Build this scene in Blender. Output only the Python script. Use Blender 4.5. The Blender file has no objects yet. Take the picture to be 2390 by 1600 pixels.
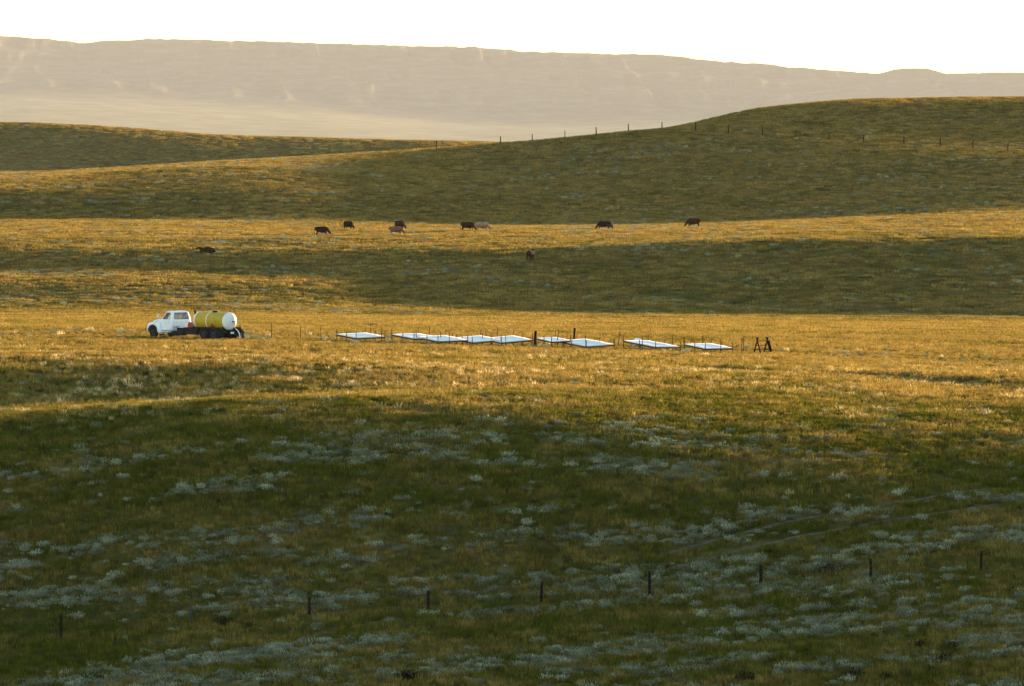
import bpy, math, random
import numpy as np
from mathutils import Vector, Matrix

random.seed(7)
rng = np.random.default_rng(11)
scene = bpy.context.scene
C = scene.collection

# ------------------------------------------------------------------ camera, sky, sun, exposure
FPX, W0, H0, YH, ZC = 18000.0, 2390.0, 1600.0, 200.0, 40.0
cam_d = bpy.data.cameras.new('camera')
cam_d.sensor_width = 36.0
cam_d.lens = 36.0 * FPX / W0
cam_d.shift_y = -(H0 / 2 - YH) / W0
cam_d.clip_start, cam_d.clip_end = 1.0, 90000.0
cam = bpy.data.objects.new('camera', cam_d)
cam.location = (0, 0, ZC)
cam.rotation_euler = (math.radians(90), 0, 0)
C.objects.link(cam)
scene.camera = cam

SUN_EL, SUN_AZ = math.radians(3.8), math.radians(34.0)      # azimuth clockwise from the view direction
world = bpy.data.worlds.new('World')
scene.world = world
world.use_nodes = True
wn = world.node_tree
wn.nodes.clear()
sky = wn.nodes.new('ShaderNodeTexSky')
sky.sky_type = 'NISHITA'
sky.sun_disc = False
sky.sun_elevation = SUN_EL
sky.sun_rotation = SUN_AZ
sky.altitude = 900
sky.air_density = 1.0
sky.dust_density = 0.3
sky.ozone_density = 1.4
bg = wn.nodes.new('ShaderNodeBackground')
bg.inputs['Strength'].default_value = 0.15
wo = wn.nodes.new('ShaderNodeOutputWorld')
wn.links.new(sky.outputs[0], bg.inputs['Color'])
wn.links.new(bg.outputs[0], wo.inputs['Surface'])

sun_d = bpy.data.lights.new('sun', 'SUN')
sun_d.energy = 3.7
sun_d.angle = math.radians(0.53)
sun_d.color = (1.0, 0.72, 0.43)
sun = bpy.data.objects.new('sun', sun_d)
sdir = Vector((math.sin(SUN_AZ) * math.cos(SUN_EL), math.cos(SUN_AZ) * math.cos(SUN_EL), math.sin(SUN_EL)))
sun.rotation_euler = sdir.to_track_quat('Z', 'Y').to_euler()
sun.location = (300, 400, 300)
C.objects.link(sun)

scene.view_settings.view_transform = 'Standard'
scene.view_settings.look = 'None'
scene.view_settings.gamma = 1.0
scene.view_settings.exposure = 2.68
scene.render.engine = 'CYCLES'
scene.cycles.use_denoising = True
scene.cycles.max_bounces = 5
scene.cycles.diffuse_bounces = 2
scene.cycles.transmission_bounces = 4
scene.cycles.transparent_max_bounces = 12
scene.cycles.volume_bounces = 0
scene.cycles.sample_clamp_indirect = 6.0

# ------------------------------------------------------------------ noise and terrain shape
def _hash(ix, iy, seed):
    h = (ix.astype(np.int64) * 374761393 + iy.astype(np.int64) * 668265263 + seed * 974711) & 0xffffffff
    h = ((h ^ (h >> 13)) * 1274126177) & 0xffffffff
    return ((h ^ (h >> 16)) & 0xffffff) / float(0xffffff)

def vnoise(x, y, seed=0):
    ix, iy = np.floor(x), np.floor(y)
    fx, fy = x - ix, y - iy
    fx = fx * fx * fx * (fx * (fx * 6 - 15) + 10)
    fy = fy * fy * fy * (fy * (fy * 6 - 15) + 10)
    a, b = _hash(ix, iy, seed), _hash(ix + 1, iy, seed)
    c, d = _hash(ix, iy + 1, seed), _hash(ix + 1, iy + 1, seed)
    return (a * (1 - fx) + b * fx) * (1 - fy) + (c * (1 - fx) + d * fx) * fy      # 0..1

def fbm(x, y, seed=0, octv=3):
    s, a, t = 0, 1.0, 0
    for k in range(octv):
        s = s + a * vnoise(x * 2 ** k + 17.3 * k, y * 2 ** k - 9.1 * k, seed + k)
        t += a
        a *= 0.5
    return s / t

def sstep(a, b, x):
    t = np.clip((x - a) / (b - a), 0, 1)
    return t * t * (3 - 2 * t)

def hermite(xk, yk, x):
    """monotone-ish cubic through knots; yk may be (nk,) or (nk, n)"""
    xk = np.asarray(xk, float)
    yk = np.asarray(yk, float)
    dx = np.diff(xk)
    dl = np.diff(yk, axis=0) / dx.reshape(-1, *([1] * (yk.ndim - 1)))
    m = np.zeros_like(yk)
    m[1:-1] = np.where(dl[:-1] * dl[1:] > 0, 2 * dl[:-1] * dl[1:] / (dl[:-1] + dl[1:] + 1e-12 * np.sign(dl[:-1] + dl[1:] + 1e-30)), 0)
    m[0], m[-1] = dl[0], dl[-1]
    x = np.clip(x, xk[0], xk[-1])
    i = np.clip(np.searchsorted(xk, x, side='right') - 1, 0, len(xk) - 2)
    h = dx[i]
    t = (x - xk[i]) / h
    h00, h10, h01, h11 = (1 + 2 * t) * (1 - t) ** 2, t * (1 - t) ** 2, t * t * (3 - 2 * t), t * t * (t - 1)
    if yk.ndim == 1:
        return h00 * yk[i] + h10 * h * m[i] + h01 * yk[i + 1] + h11 * h * m[i + 1]
    n = np.arange(yk.shape[1])
    return h00 * yk[i, n] + h10 * h * m[i, n] + h01 * yk[i + 1, n] + h11 * h * m[i + 1, n]

COLS = [-700, 0, 600, 1200, 1550, 1800, 2050, 2390, 3100]
# distance : how far below eye level the land lies, given as the sight-line row in each column
ROWS = {
    380: (1700, 1660, 1630, 1600, 1580, 1560, 1530),
    405: (1500, 1441, 1414, 1389, 1371, 1353, 1330),
    430: (1190, 1105, 1090, 1095, 1105, 1115, 1130),
    450: (1020, 970, 962, 976, 990, 1004, 1020),
    460: (975, 937, 930, 943, 956, 970, 985),
    480: (954, 930, 905, 910, 918, 926, 936),
    510: (838, 843, 866, 872, 876, 882, 890),
    540: (826, 838, 847, 853, 860, 867, 874),
    600: (783, 790, 806, 816, 824, 834, 846),
    700: (757, 763, 772, 778, 783, 788, 794),
    900: (740, 742, 748, 752, 755, 758, 761),
    990: (728, 729, 738, 742, 744, 746, 748),
    1020: (702, 708, 722, 727, 730, 732, 734),
    1050: (655, 664, 690, 695, 697, 698, 699),
    1080: (634, 636, 640, 640, 640, 637, 633),
    1115: (575, 579, 577, 567, 560, 556, 551),
    1180: (546, 549, 549, 545, 540, 534, 528),
    1240: (529, 532, 536, 533, 527, 518, 508),
    1300: (514, 516, 526, 522, 515, 506, 496),
    1360: (440, 440, 474, 468, 455, 446, 441),
    1420: (414, 391, 411, 394, 380, 372, 366),
    1500: (404, 374, 335, 303, 292, 293, 302),
    1572: (412, 382, 343, 302, 252, 232, 228),
    1700: (440, 420, 400, 345, 300, 270, 265),
    2000: (600, 600, 600, 600, 600, 600, 600),
    2400: (440, 440, 445, 450, 455, 460, 460),
    2560: (408, 412, 425, 440, 450, 455, 460),
    2700: (288, 322, 335, 372, 390, 400, 410),
    3000: (330, 350, 370, 400, 420, 430, 440),
    5400: (560, 560, 560, 560, 560, 560, 560),
}
NEAR = {-400: 8.0, 0: 1.7, 30: 6.0, 100: 15.0, 250: 31.5, 340: 35.0}
DK = sorted(NEAR) + sorted(ROWS)
HCOL = np.zeros((len(DK), len(COLS)))
for r, dk in enumerate(DK):
    if dk in NEAR:
        HCOL[r, :] = NEAR[dk]
    else:
        v = [(y - YH) / FPX * dk for y in ROWS[dk]]
        HCOL[r, :] = [v[0]] + v + [v[-1]]

def terrain(x, d):
    """ground height at world (x, d), arrays"""
    x, d = np.atleast_1d(np.asarray(x, float)), np.atleast_1d(np.asarray(d, float))
    x, d = np.broadcast_arrays(x, d)
    sh = x.shape
    x, d = x.ravel(), d.ravel()
    px = np.clip(W0 / 2 + FPX * x / np.maximum(d, 60.0), -700, 3100)
    hc = np.stack([hermite(DK, HCOL[:, c], d) for c in range(len(COLS))])
    z = ZC - hermite(COLS, hc, px)
    # undulation
    f = sstep(360, 420, d)
    amp1 = 0.10 + 0.28 * sstep(960, 1040, d) * (1 - sstep(1190, 1230, d)) + 0.12 * sstep(1320, 1360, d) * (1 - sstep(1400, 1440, d)) + 0.06 * sstep(1400, 1440, d)
    amp1 = amp1 * (1 - 0.6 * sstep(560, 590, d) * (1 - sstep(640, 700, d)))
    z = z + f * amp1 * 2 * (fbm(x / 30.0, d / 26.0, 3, 2) - 0.5)
    amp2 = 0.10 - 0.04 * sstep(960, 1040, d) - 0.06 * sstep(560, 590, d) * (1 - sstep(640, 700, d))
    z = z + f * amp2 * 2 * (fbm(x / 6.5, d / 6.0, 21, 2) - 0.5)
    z = z + f * 0.035 * 2 * (vnoise(x / 1.3, d / 1.3, 40) - 0.5)
    # eroded little bank on the right of the flat, facing the camera
    pxx = W0 / 2 + FPX * x / np.maximum(d, 60.0)
    line = 536 - (pxx - 1640) * 0.036
    s = sstep(1480, 1680, pxx) * (0.55 + 0.45 * vnoise(x / 7.0, d * 0, 8))
    z = z - 0.42 * s * (1 - sstep(-1.2, 0.6, d - line)) * sstep(-34, -3, d - line)
    # drainage crease on the far slope, right side
    line2 = 1056 - (pxx - 1400) * 0.040
    s2 = sstep(1380, 1750, pxx)
    z = z - 0.9 * s2 * np.exp(-((d - line2) / 5.0) ** 2)
    # low mounds of the far left hill and the right hill's crest
    z = z + 1.4 * sstep(2300, 2500, d) * (fbm(x / 40.0, d / 60.0, 5, 3) - 0.5)
    return z.reshape(sh)

def gz(x, d):
    return float(terrain(x, d)[0])

def at(px, d):
    return (px - W0 / 2) / FPX * d

def zrow(y, d):
    return ZC - (y - YH) / FPX * d

def find(px, y, d0, d1):
    """ground point seen at (px, y) between two distances"""
    d = np.linspace(d0, d1, 600)
    x = at(px, d)
    yy = YH + FPX * (ZC - terrain(x, d)) / d
    i = int(np.argmin(np.abs(yy - y)))
    return float(x[i]), float(d[i])

# ------------------------------------------------------------------ helpers
def tag(o, label=None, cat=None, group=None, kind=None):
    if label: o['label'] = label
    if cat: o['category'] = cat
    if group: o['group'] = group
    if kind: o['kind'] = kind
    return o

def empty(name, loc=(0, 0, 0), rz=0.0):
    o = bpy.data.objects.new(name, None)
    o.empty_display_size = 0.3
    o.location = loc
    o.rotation_euler = (0, 0, rz)
    C.objects.link(o)
    return o

class MB:
    def __init__(s):
        s.v, s.f = [], []

    def add(s, vs, fs):
        n = len(s.v)
        s.v += [tuple(p) for p in vs]
        s.f += [tuple(i + n for i in f) for f in fs]
        return s

    def box(s, c, d, rot=None):
        cx, cy, cz = c
        hx, hy, hz = d[0] / 2, d[1] / 2, d[2] / 2
        vs = [Vector((x * hx, y * hy, z * hz)) for x in (-1, 1) for y in (-1, 1) for z in (-1, 1)]
        if rot is not None:
            vs = [rot @ p for p in vs]
        vs = [(p.x + cx, p.y + cy, p.z + cz) for p in vs]
        return s.add(vs, [(0, 1, 3, 2), (4, 6, 7, 5), (0, 4, 5, 1), (2, 3, 7, 6), (0, 2, 6, 4), (1, 5, 7, 3)])

    def tube(s, pts, rad, n=8, caps=True):
        pts = [Vector(p) for p in pts]
        if not hasattr(rad, '__len__'):
            rad = [rad] * len(pts)
        rings = []
        prev = None
        for i, p in enumerate(pts):
            t = (pts[min(i + 1, len(pts) - 1)] - pts[max(i - 1, 0)]).normalized()
            if prev is None:
                a = t.cross(Vector((0, 0, 1)) if abs(t.z) < 0.9 else Vector((1, 0, 0))).normalized()
            else:
                a = (prev - t * prev.dot(t)).normalized()
            prev = a
            b = t.cross(a)
            rings.append([p + (a * math.cos(2 * math.pi * k / n) + b * math.sin(2 * math.pi * k / n)) * rad[i] for k in range(n)])
        vs = [q for r in rings for q in r]
        fs = []
        for i in range(len(rings) - 1):
            for k in range(n):
                fs.append((i * n + k, i * n + (k + 1) % n, (i + 1) * n + (k + 1) % n, (i + 1) * n + k))
        if caps:
            fs.append(tuple(range(n - 1, -1, -1)))
            fs.append(tuple((len(rings) - 1) * n + k for k in range(n)))
        return s.add(vs, fs)

    def lathe_x(s, prof, n=32, c=(0, 0, 0)):
        """profile of (x, r) about the local X axis"""
        vs, fs = [], []
        for (x, r) in prof:
            for k in range(n):
                a = 2 * math.pi * k / n
                vs.append((c[0] + x, c[1] + r * math.cos(a), c[2] + r * math.sin(a)))
        for i in range(len(prof) - 1):
            for k in range(n):
                fs.append((i * n + k, i * n + (k + 1) % n, (i + 1) * n + (k + 1) % n, (i + 1) * n + k))
        return s.add(vs, fs)

    def lathe_y(s, prof, n=24, c=(0, 0, 0)):
        """profile of (y, r) about the local Y axis"""
        vs, fs = [], []
        for (y, r) in prof:
            for k in range(n):
                a = 2 * math.pi * k / n
                vs.append((c[0] + r * math.cos(a), c[1] + y, c[2] + r * math.sin(a)))
        for i in range(len(prof) - 1):
            for k in range(n):
                fs.append((i * n + k, (i + 1) * n + k, (i + 1) * n + (k + 1) % n, i * n + (k + 1) % n))
        return s.add(vs, fs)

    def mesh(s, name, mat, smooth=False):
        me = bpy.data.meshes.new(name)
        me.from_pydata(s.v, [], s.f)
        if mat is not None:
            me.materials.append(mat)
        if smooth:
            me.polygons.foreach_set('use_smooth', [True] * len(me.polygons))
        me.update()
        return me

    def build(s, name, mat, parent=None, smooth=False):
        o = bpy.data.objects.new(name, s.mesh(name, mat, smooth))
        C.objects.link(o)
        o.parent = parent
        return o

# ------------------------------------------------------------------ materials
def new_mat(name):
    m = bpy.data.materials.new(name)
    m.use_nodes = True
    nt = m.node_tree
    nt.nodes.clear()
    return m, nt

def N(nt, t, **kw):
    n = nt.nodes.new(t)
    for k, v in kw.items():
        if k.startswith('i_'):
            n.inputs[k[2:].replace('_', ' ')].default_value = v
        else:
            setattr(n, k, v)
    return n

def ramp(nt, stops):
    r = nt.nodes.new('ShaderNodeValToRGB')
    e = r.color_ramp.elements
    while len(e) < len(stops):
        e.new(0.5)
    for k, (p, c) in enumerate(stops):
        e[k].position = p
        e[k].color = (*c, 1)
    return r

def pbr(name, col, rough=0.6, metal=0.0, var=0.25, scale=6.0, dirt=None, dirt_amt=0.4, bump=0.0, spec=0.5):
    m, nt = new_mat(name)
    out = N(nt, 'ShaderNodeOutputMaterial')
    b = N(nt, 'ShaderNodeBsdfPrincipled')
    b.inputs['Roughness'].default_value = rough
    b.inputs['Metallic'].default_value = metal
    b.inputs['Specular IOR Level'].default_value = spec
    tc = N(nt, 'ShaderNodeTexCoord')
    n1 = N(nt, 'ShaderNodeTexNoise')
    n1.inputs['Scale'].default_value = scale
    n1.inputs['Detail'].default_value = 6
    nt.links.new(tc.outputs['Object'], n1.inputs['Vector'])
    lo = tuple(c * (1 - var) for c in col)
    hi = tuple(min(1, c * (1 + var)) for c in col)
    r = ramp(nt, [(0.3, lo), (0.7, hi)])
    nt.links.new(n1.outputs['Fac'], r.inputs['Fac'])
    src = r.outputs['Color']
    if dirt is not None:
        n2 = N(nt, 'ShaderNodeTexNoise')
        n2.inputs['Scale'].default_value = scale * 0.45
        n2.inputs['Detail'].default_value = 8
        n2.inputs['Roughness'].default_value = 0.7
        nt.links.new(tc.outputs['Object'], n2.inputs['Vector'])
        r2 = ramp(nt, [(0.45, (0, 0, 0)), (0.75, (dirt_amt,) * 3)])
        nt.links.new(n2.outputs['Fac'], r2.inputs['Fac'])
        mx = N(nt, 'ShaderNodeMix', data_type='RGBA')
        mx.inputs['B'].default_value = (*dirt, 1)
        nt.links.new(r2.outputs['Color'], mx.inputs['Factor'])
        nt.links.new(src, mx.inputs['A'])
        src = mx.outputs['Result']
    nt.links.new(src, b.inputs['Base Color'])
    if bump:
        bp = N(nt, 'ShaderNodeBump')
        bp.inputs['Strength'].default_value = bump
        bp.inputs['Distance'].default_value = 0.02
        nt.links.new(n1.outputs['Fac'], bp.inputs['Height'])
        nt.links.new(bp.outputs['Normal'], b.inputs['Normal'])
    nt.links.new(b.outputs[0], out.inputs['Surface'])
    return m

def ground_mat():
    m, nt = new_mat('prairie_soil')
    out = N(nt, 'ShaderNodeOutputMaterial')
    geo = N(nt, 'ShaderNodeNewGeometry')
    at_ = N(nt, 'ShaderNodeAttribute', attribute_name='dry')  # cured grass amount, with sun and shade painted in by zone
    n1 = N(nt, 'ShaderNodeTexNoise', i_Scale=0.55, i_Detail=8.0, i_Roughness=0.65)
    n2 = N(nt, 'ShaderNodeTexNoise', i_Scale=4.0, i_Detail=6.0)
    nt.links.new(geo.outputs['Position'], n1.inputs['Vector'])
    nt.links.new(geo.outputs['Position'], n2.inputs['Vector'])
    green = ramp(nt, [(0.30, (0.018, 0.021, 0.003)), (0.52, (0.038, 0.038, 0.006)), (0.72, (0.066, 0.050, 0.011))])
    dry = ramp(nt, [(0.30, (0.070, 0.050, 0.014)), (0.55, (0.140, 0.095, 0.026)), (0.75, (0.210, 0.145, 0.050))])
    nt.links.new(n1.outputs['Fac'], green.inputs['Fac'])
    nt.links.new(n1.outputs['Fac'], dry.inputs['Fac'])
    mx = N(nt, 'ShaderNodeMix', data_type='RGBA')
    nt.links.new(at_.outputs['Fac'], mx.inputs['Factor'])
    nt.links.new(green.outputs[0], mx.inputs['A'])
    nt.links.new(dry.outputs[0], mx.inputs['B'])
    bp = N(nt, 'ShaderNodeBump')
    bp.inputs['Strength'].default_value = 0.9
    bp.inputs['Distance'].default_value = 0.12
    nt.links.new(n2.outputs['Fac'], bp.inputs['Height'])
    b = N(nt, 'ShaderNodeBsdfDiffuse')
    nt.links.new(mx.outputs['Result'], b.inputs['Color'])
    nt.links.new(bp.outputs['Normal'], b.inputs['Normal'])
    nt.links.new(b.outputs[0], out.inputs['Surface'])
    return m

def blade_mat(name, green, dry, trans=0.45, use_dry=True, vscale=0.35):
    """grass and leaf material: diffuse plus light passing through the blade"""
    m, nt = new_mat(name)
    out = N(nt, 'ShaderNodeOutputMaterial')
    geo = N(nt, 'ShaderNodeNewGeometry')
    oi = N(nt, 'ShaderNodeObjectInfo')
    n1 = N(nt, 'ShaderNodeTexNoise', i_Scale=vscale, i_Detail=5.0, i_Roughness=0.6)
    nt.links.new(geo.outputs['Position'], n1.inputs['Vector'])
    mx = N(nt, 'ShaderNodeMix', data_type='RGBA')
    mx.inputs['A'].default_value = (*green, 1)
    mx.inputs['B'].default_value = (*dry, 1)
    # factor: how cured the plant is with sun and shade painted by zone, plus patchiness, plus plant to plant change
    add = N(nt, 'ShaderNodeMath', operation='MULTIPLY_ADD')
    add.inputs[1].default_value = 2.6
    add.inputs[2].default_value = -1.3
    nt.links.new(n1.outputs['Fac'], add.inputs[0])
    a2 = N(nt, 'ShaderNodeMath', operation='MULTIPLY_ADD')
    a2.inputs[1].default_value = 0.7
    nt.links.new(oi.outputs['Random'], a2.inputs[0])
    nt.links.new(add.outputs[0], a2.inputs[2])
    a3 = N(nt, 'ShaderNodeMath', operation='ADD', use_clamp=True)
    nt.links.new(a2.outputs[0], a3.inputs[0])
    if use_dry:
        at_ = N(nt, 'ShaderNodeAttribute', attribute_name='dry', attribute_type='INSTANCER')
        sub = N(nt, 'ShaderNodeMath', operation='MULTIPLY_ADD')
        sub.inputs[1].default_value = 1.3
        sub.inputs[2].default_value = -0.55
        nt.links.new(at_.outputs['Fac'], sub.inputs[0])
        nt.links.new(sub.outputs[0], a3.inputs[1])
    else:
        a3.inputs[1].default_value = 0.1
    nt.links.new(a3.outputs[0], mx.inputs['Factor'])
    # blade to blade and plant to plant lightness
    m1 = N(nt, 'ShaderNodeMath', operation='MULTIPLY_ADD')
    m1.inputs[1].default_value = 0.9
    m1.inputs[2].default_value = 0.55
    nt.links.new(geo.outputs['Random Per Island'], m1.inputs[0])
    w1 = N(nt, 'ShaderNodeTexWhiteNoise', noise_dimensions='1D')
    nt.links.new(oi.outputs['Random'], w1.inputs['W'])
    m2 = N(nt, 'ShaderNodeMath', operation='MULTIPLY_ADD')
    m2.inputs[1].default_value = 0.9
    m2.inputs[2].default_value = 0.55
    nt.links.new(w1.outputs['Value'], m2.inputs[0])
    m3 = N(nt, 'ShaderNodeMath', operation='MULTIPLY')
    nt.links.new(m1.outputs[0], m3.inputs[0])
    nt.links.new(m2.outputs[0], m3.inputs[1])
    sc_ = N(nt, 'ShaderNodeVectorMath', operation='SCALE')
    nt.links.new(mx.outputs['Result'], sc_.inputs[0])
    nt.links.new(m3.outputs[0], sc_.inputs['Scale'])
    df = N(nt, 'ShaderNodeBsdfDiffuse')
    tr = N(nt, 'ShaderNodeBsdfTranslucent')
    ms = N(nt, 'ShaderNodeMixShader')
    ms.inputs[0].default_value = trans
    nt.links.new(sc_.outputs[0], df.inputs['Color'])
    nt.links.new(sc_.outputs[0], tr.inputs['Color'])
    nt.links.new(df.outputs[0], ms.inputs[1])
    nt.links.new(tr.outputs[0], ms.inputs[2])
    nt.links.new(ms.outputs[0], out.inputs['Surface'])
    return m

M = {}
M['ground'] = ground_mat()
M['grass'] = blade_mat('prairie_grass', (0.067, 0.068, 0.004), (0.228, 0.143, 0.033))
M['straw'] = blade_mat('cured_grass', (0.330, 0.240, 0.095), (0.480, 0.350, 0.160), trans=0.5)
M['sage'] = blade_mat('silver_sage', (0.155, 0.158, 0.094), (0.270, 0.264, 0.168), trans=0.2, use_dry=False, vscale=0.8)
M['shrub'] = blade_mat('dark_shrub', (0.004, 0.006, 0.002), (0.012, 0.014, 0.004), trans=0.15, use_dry=False, vscale=1.2)
M['forb'] = blade_mat('dark_forb', (0.014, 0.020, 0.005), (0.040, 0.044, 0.012), trans=0.25, use_dry=False, vscale=1.2)
M['track'] = pbr('bare_track', (0.085, 0.068, 0.046), 0.95, var=0.35, scale=1.5, spec=0.05)
M['wood_dark'] = pbr('dark_wood', (0.009, 0.005, 0.0035), 0.9, spec=0.06, var=0.5, scale=9, bump=0.4)
M['wood_grey'] = pbr('grey_wood', (0.060, 0.050, 0.042), 0.9, spec=0.06, var=0.4, scale=9, bump=0.4)
M['wood_red'] = pbr('red_brown_wood', (0.130, 0.050, 0.022), 0.85, spec=0.06, var=0.35, scale=8)
M['steel'] = pbr('rusted_steel', (0.020, 0.013, 0.009), 0.8, var=0.4, scale=12, spec=0.08)
M['wire'] = pbr('fence_wire', (0.12, 0.11, 0.10), 0.6, metal=0.8)
M['sheet'] = pbr('white_sheeting', (0.69, 0.59, 0.50), 0.5, var=0.06, scale=2.2, dirt=(0.5, 0.47, 0.42), dirt_amt=0.35)
M['white'] = pbr('white_paint', (0.74, 0.72, 0.71), 0.5, spec=0.3, var=0.05, scale=2.0, dirt=(0.34, 0.27, 0.20), dirt_amt=0.6)
M['yellow'] = pbr('yellow_tank_paint', (0.45, 0.28, 0.008), 0.55, spec=0.2, var=0.10, scale=2.5, dirt=(0.20, 0.13, 0.04), dirt_amt=0.7)
M['red'] = pbr('red_paint', (0.30, 0.020, 0.015), 0.5, var=0.25, scale=5)
M['black'] = pbr('black_frame_paint', (0.012, 0.012, 0.013), 0.75, var=0.4, spec=0.12)
M['rubber'] = pbr('tyre_rubber', (0.016, 0.015, 0.014), 0.95, var=0.3, scale=12, spec=0.08)
M['rim'] = pbr('wheel_rim', (0.030, 0.030, 0.032), 0.8, spec=0.1)
M['chrome'] = pbr('mirror_metal', (0.75, 0.72, 0.66), 0.25, metal=0.9, var=0.05)
M['seat'] = pbr('cab_seat', (0.10, 0.08, 0.06), 0.9)
M['letter'] = pbr('dark_lettering', (0.05, 0.05, 0.06), 0.7)
M['plate'] = pbr('plate_white', (0.7, 0.72, 0.72), 0.5, var=0.05)

def glass_mat():
    m, nt = new_mat('dusty_glass')
    out = N(nt, 'ShaderNodeOutputMaterial')
    tr = N(nt, 'ShaderNodeBsdfTransparent')
    tr.inputs['Color'].default_value = (0.88, 0.90, 0.88, 1)
    tl = N(nt, 'ShaderNodeBsdfTranslucent')
    tl.inputs['Color'].default_value = (0.75, 0.70, 0.58, 1)
    gl = N(nt, 'ShaderNodeBsdfGlossy')
    gl.inputs['Roughness'].default_value = 0.05
    fr = N(nt, 'ShaderNodeFresnel')
    fr.inputs['IOR'].default_value = 1.45
    n1 = N(nt, 'ShaderNodeTexNoise', i_Scale=5.0, i_Detail=5.0)
    r = ramp(nt, [(0.3, (0.08,) * 3), (0.75, (0.22,) * 3)])
    nt.links.new(n1.outputs['Fac'], r.inputs['Fac'])
    m1 = N(nt, 'ShaderNodeMixShader')
    nt.links.new(r.outputs[0], m1.inputs[0])
    nt.links.new(tr.outputs[0], m1.inputs[1])
    nt.links.new(tl.outputs[0], m1.inputs[2])
    m2 = N(nt, 'ShaderNodeMixShader')
    nt.links.new(fr.outputs[0], m2.inputs[0])
    nt.links.new(m1.outputs[0], m2.inputs[1])
    nt.links.new(gl.outputs[0], m2.inputs[2])
    nt.links.new(m2.outputs[0], out.inputs['Surface'])
    return m
M['glass'] = glass_mat()

# ------------------------------------------------------------------ ground sheet
def dry_and_lit(x, d):
    base = 0.36 + 0.46 * sstep(440, 500, d) * (1 - sstep(930, 1010, d))  # flat is drier grass; greener near slope also paints in its shade
    base = base + 0.18 * sstep(1150, 1190, d) * (1 - sstep(1290, 1310, d))  # sunlight painted onto the bright strip where the cattle graze
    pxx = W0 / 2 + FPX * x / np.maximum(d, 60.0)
    base = base + 0.45 * sstep(960, 1010, d) + 0.30 * sstep(1405, 1430, d) * (1 - sstep(700, 1250, pxx)) * (1 - sstep(1600, 1700, d))  # drier far slopes, plus sunlight painted along the left ridge top
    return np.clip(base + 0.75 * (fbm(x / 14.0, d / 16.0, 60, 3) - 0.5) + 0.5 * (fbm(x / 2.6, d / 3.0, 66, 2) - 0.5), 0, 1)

def grid_mesh(name, cols_px, rows_d, zfun, mat, dry=True):
    px, dd = np.meshgrid(np.asarray(cols_px, float), np.asarray(rows_d, float))
    x = (px - W0 / 2) / FPX * np.maximum(dd, 60.0)
    z = zfun(x, dd)
    nr, nc = px.shape
    co = np.stack([x, dd, z], -1).reshape(-1, 3)
    idx = np.arange(nr * nc).reshape(nr, nc)
    q = np.stack([idx[:-1, :-1], idx[:-1, 1:], idx[1:, 1:], idx[1:, :-1]], -1).reshape(-1, 4)
    me = bpy.data.meshes.new(name)
    me.vertices.add(len(co))
    me.vertices.foreach_set('co', co.ravel())
    me.loops.add(q.size)
    me.loops.foreach_set('vertex_index', q.ravel().astype(np.int32))
    me.polygons.add(len(q))
    me.polygons.foreach_set('loop_start', np.arange(0, q.size, 4, dtype=np.int32))
    me.update(calc_edges=True)
    me.polygons.foreach_set('use_smooth', np.ones(len(q), bool))
    if dry:
        a = me.attributes.new('dry', 'FLOAT', 'POINT')
        a.data.foreach_set('value', (dry_and_lit if dry is True else dry)(x, dd).ravel().astype(np.float32))
    me.materials.append(mat)
    o = bpy.data.objects.new(name, me)
    C.objects.link(o)
    return o

cols = np.concatenate([np.geomspace(16000, 300, 26) * -1, np.arange(-290, 2690, 8), 2390 + np.geomspace(300, 16000, 26)])
rows = np.concatenate([np.arange(-400, 0, 40), np.arange(0, 360, 12), np.arange(360, 480, 0.55), np.arange(480, 720, 0.9),
                       np.arange(720, 1000, 3.0), np.arange(1000, 1720, 1.9), np.arange(1720, 3050, 9), np.arange(3050, 13300, 150)])
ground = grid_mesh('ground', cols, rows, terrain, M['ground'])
tag(ground, 'rolling dry grass prairie ground', None, None, 'structure')

# ------------------------------------------------------------------ mesa far behind and the plain before it
SKY = [(-900, 90), (-300, 84), (0, 82), (61, 86), (133, 92), (163, 98), (204, 99), (235, 95), (296, 94), (326, 90), (428, 92),
       (653, 97), (918, 105), (1122, 110), (1190, 115), (1225, 120), (1357, 124), (1551, 126), (1612, 134), (1674, 142), (1725, 146), (1776, 147),
       (1837, 155), (1939, 163), (2020, 170), (2072, 171), (2102, 163), (2128, 159), (2163, 159), (2184, 163), (2209, 173),
       (2225, 175), (2245, 169), (2390, 169), (2700, 176), (3400, 185)]
PB = {5000: (560,) * 7, 7000: (420,) * 7, 9000: (352, 356, 358, 358, 356, 352, 350), 12000: (282, 312, 330, 335, 332, 326, 322),
      14000: (232, 262, 300, 300, 296, 296, 300), 15000: (208, 240, 286, 280, 280, 280, 290), 16200: (190, 215, 268, 262, 262, 262, 272)}
MDK = sorted(PB)
MH = np.array([[(y - YH) / FPX * d for y in ((PB[d][0],) + PB[d] + (PB[d][-1],))] for d in MDK])

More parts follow.
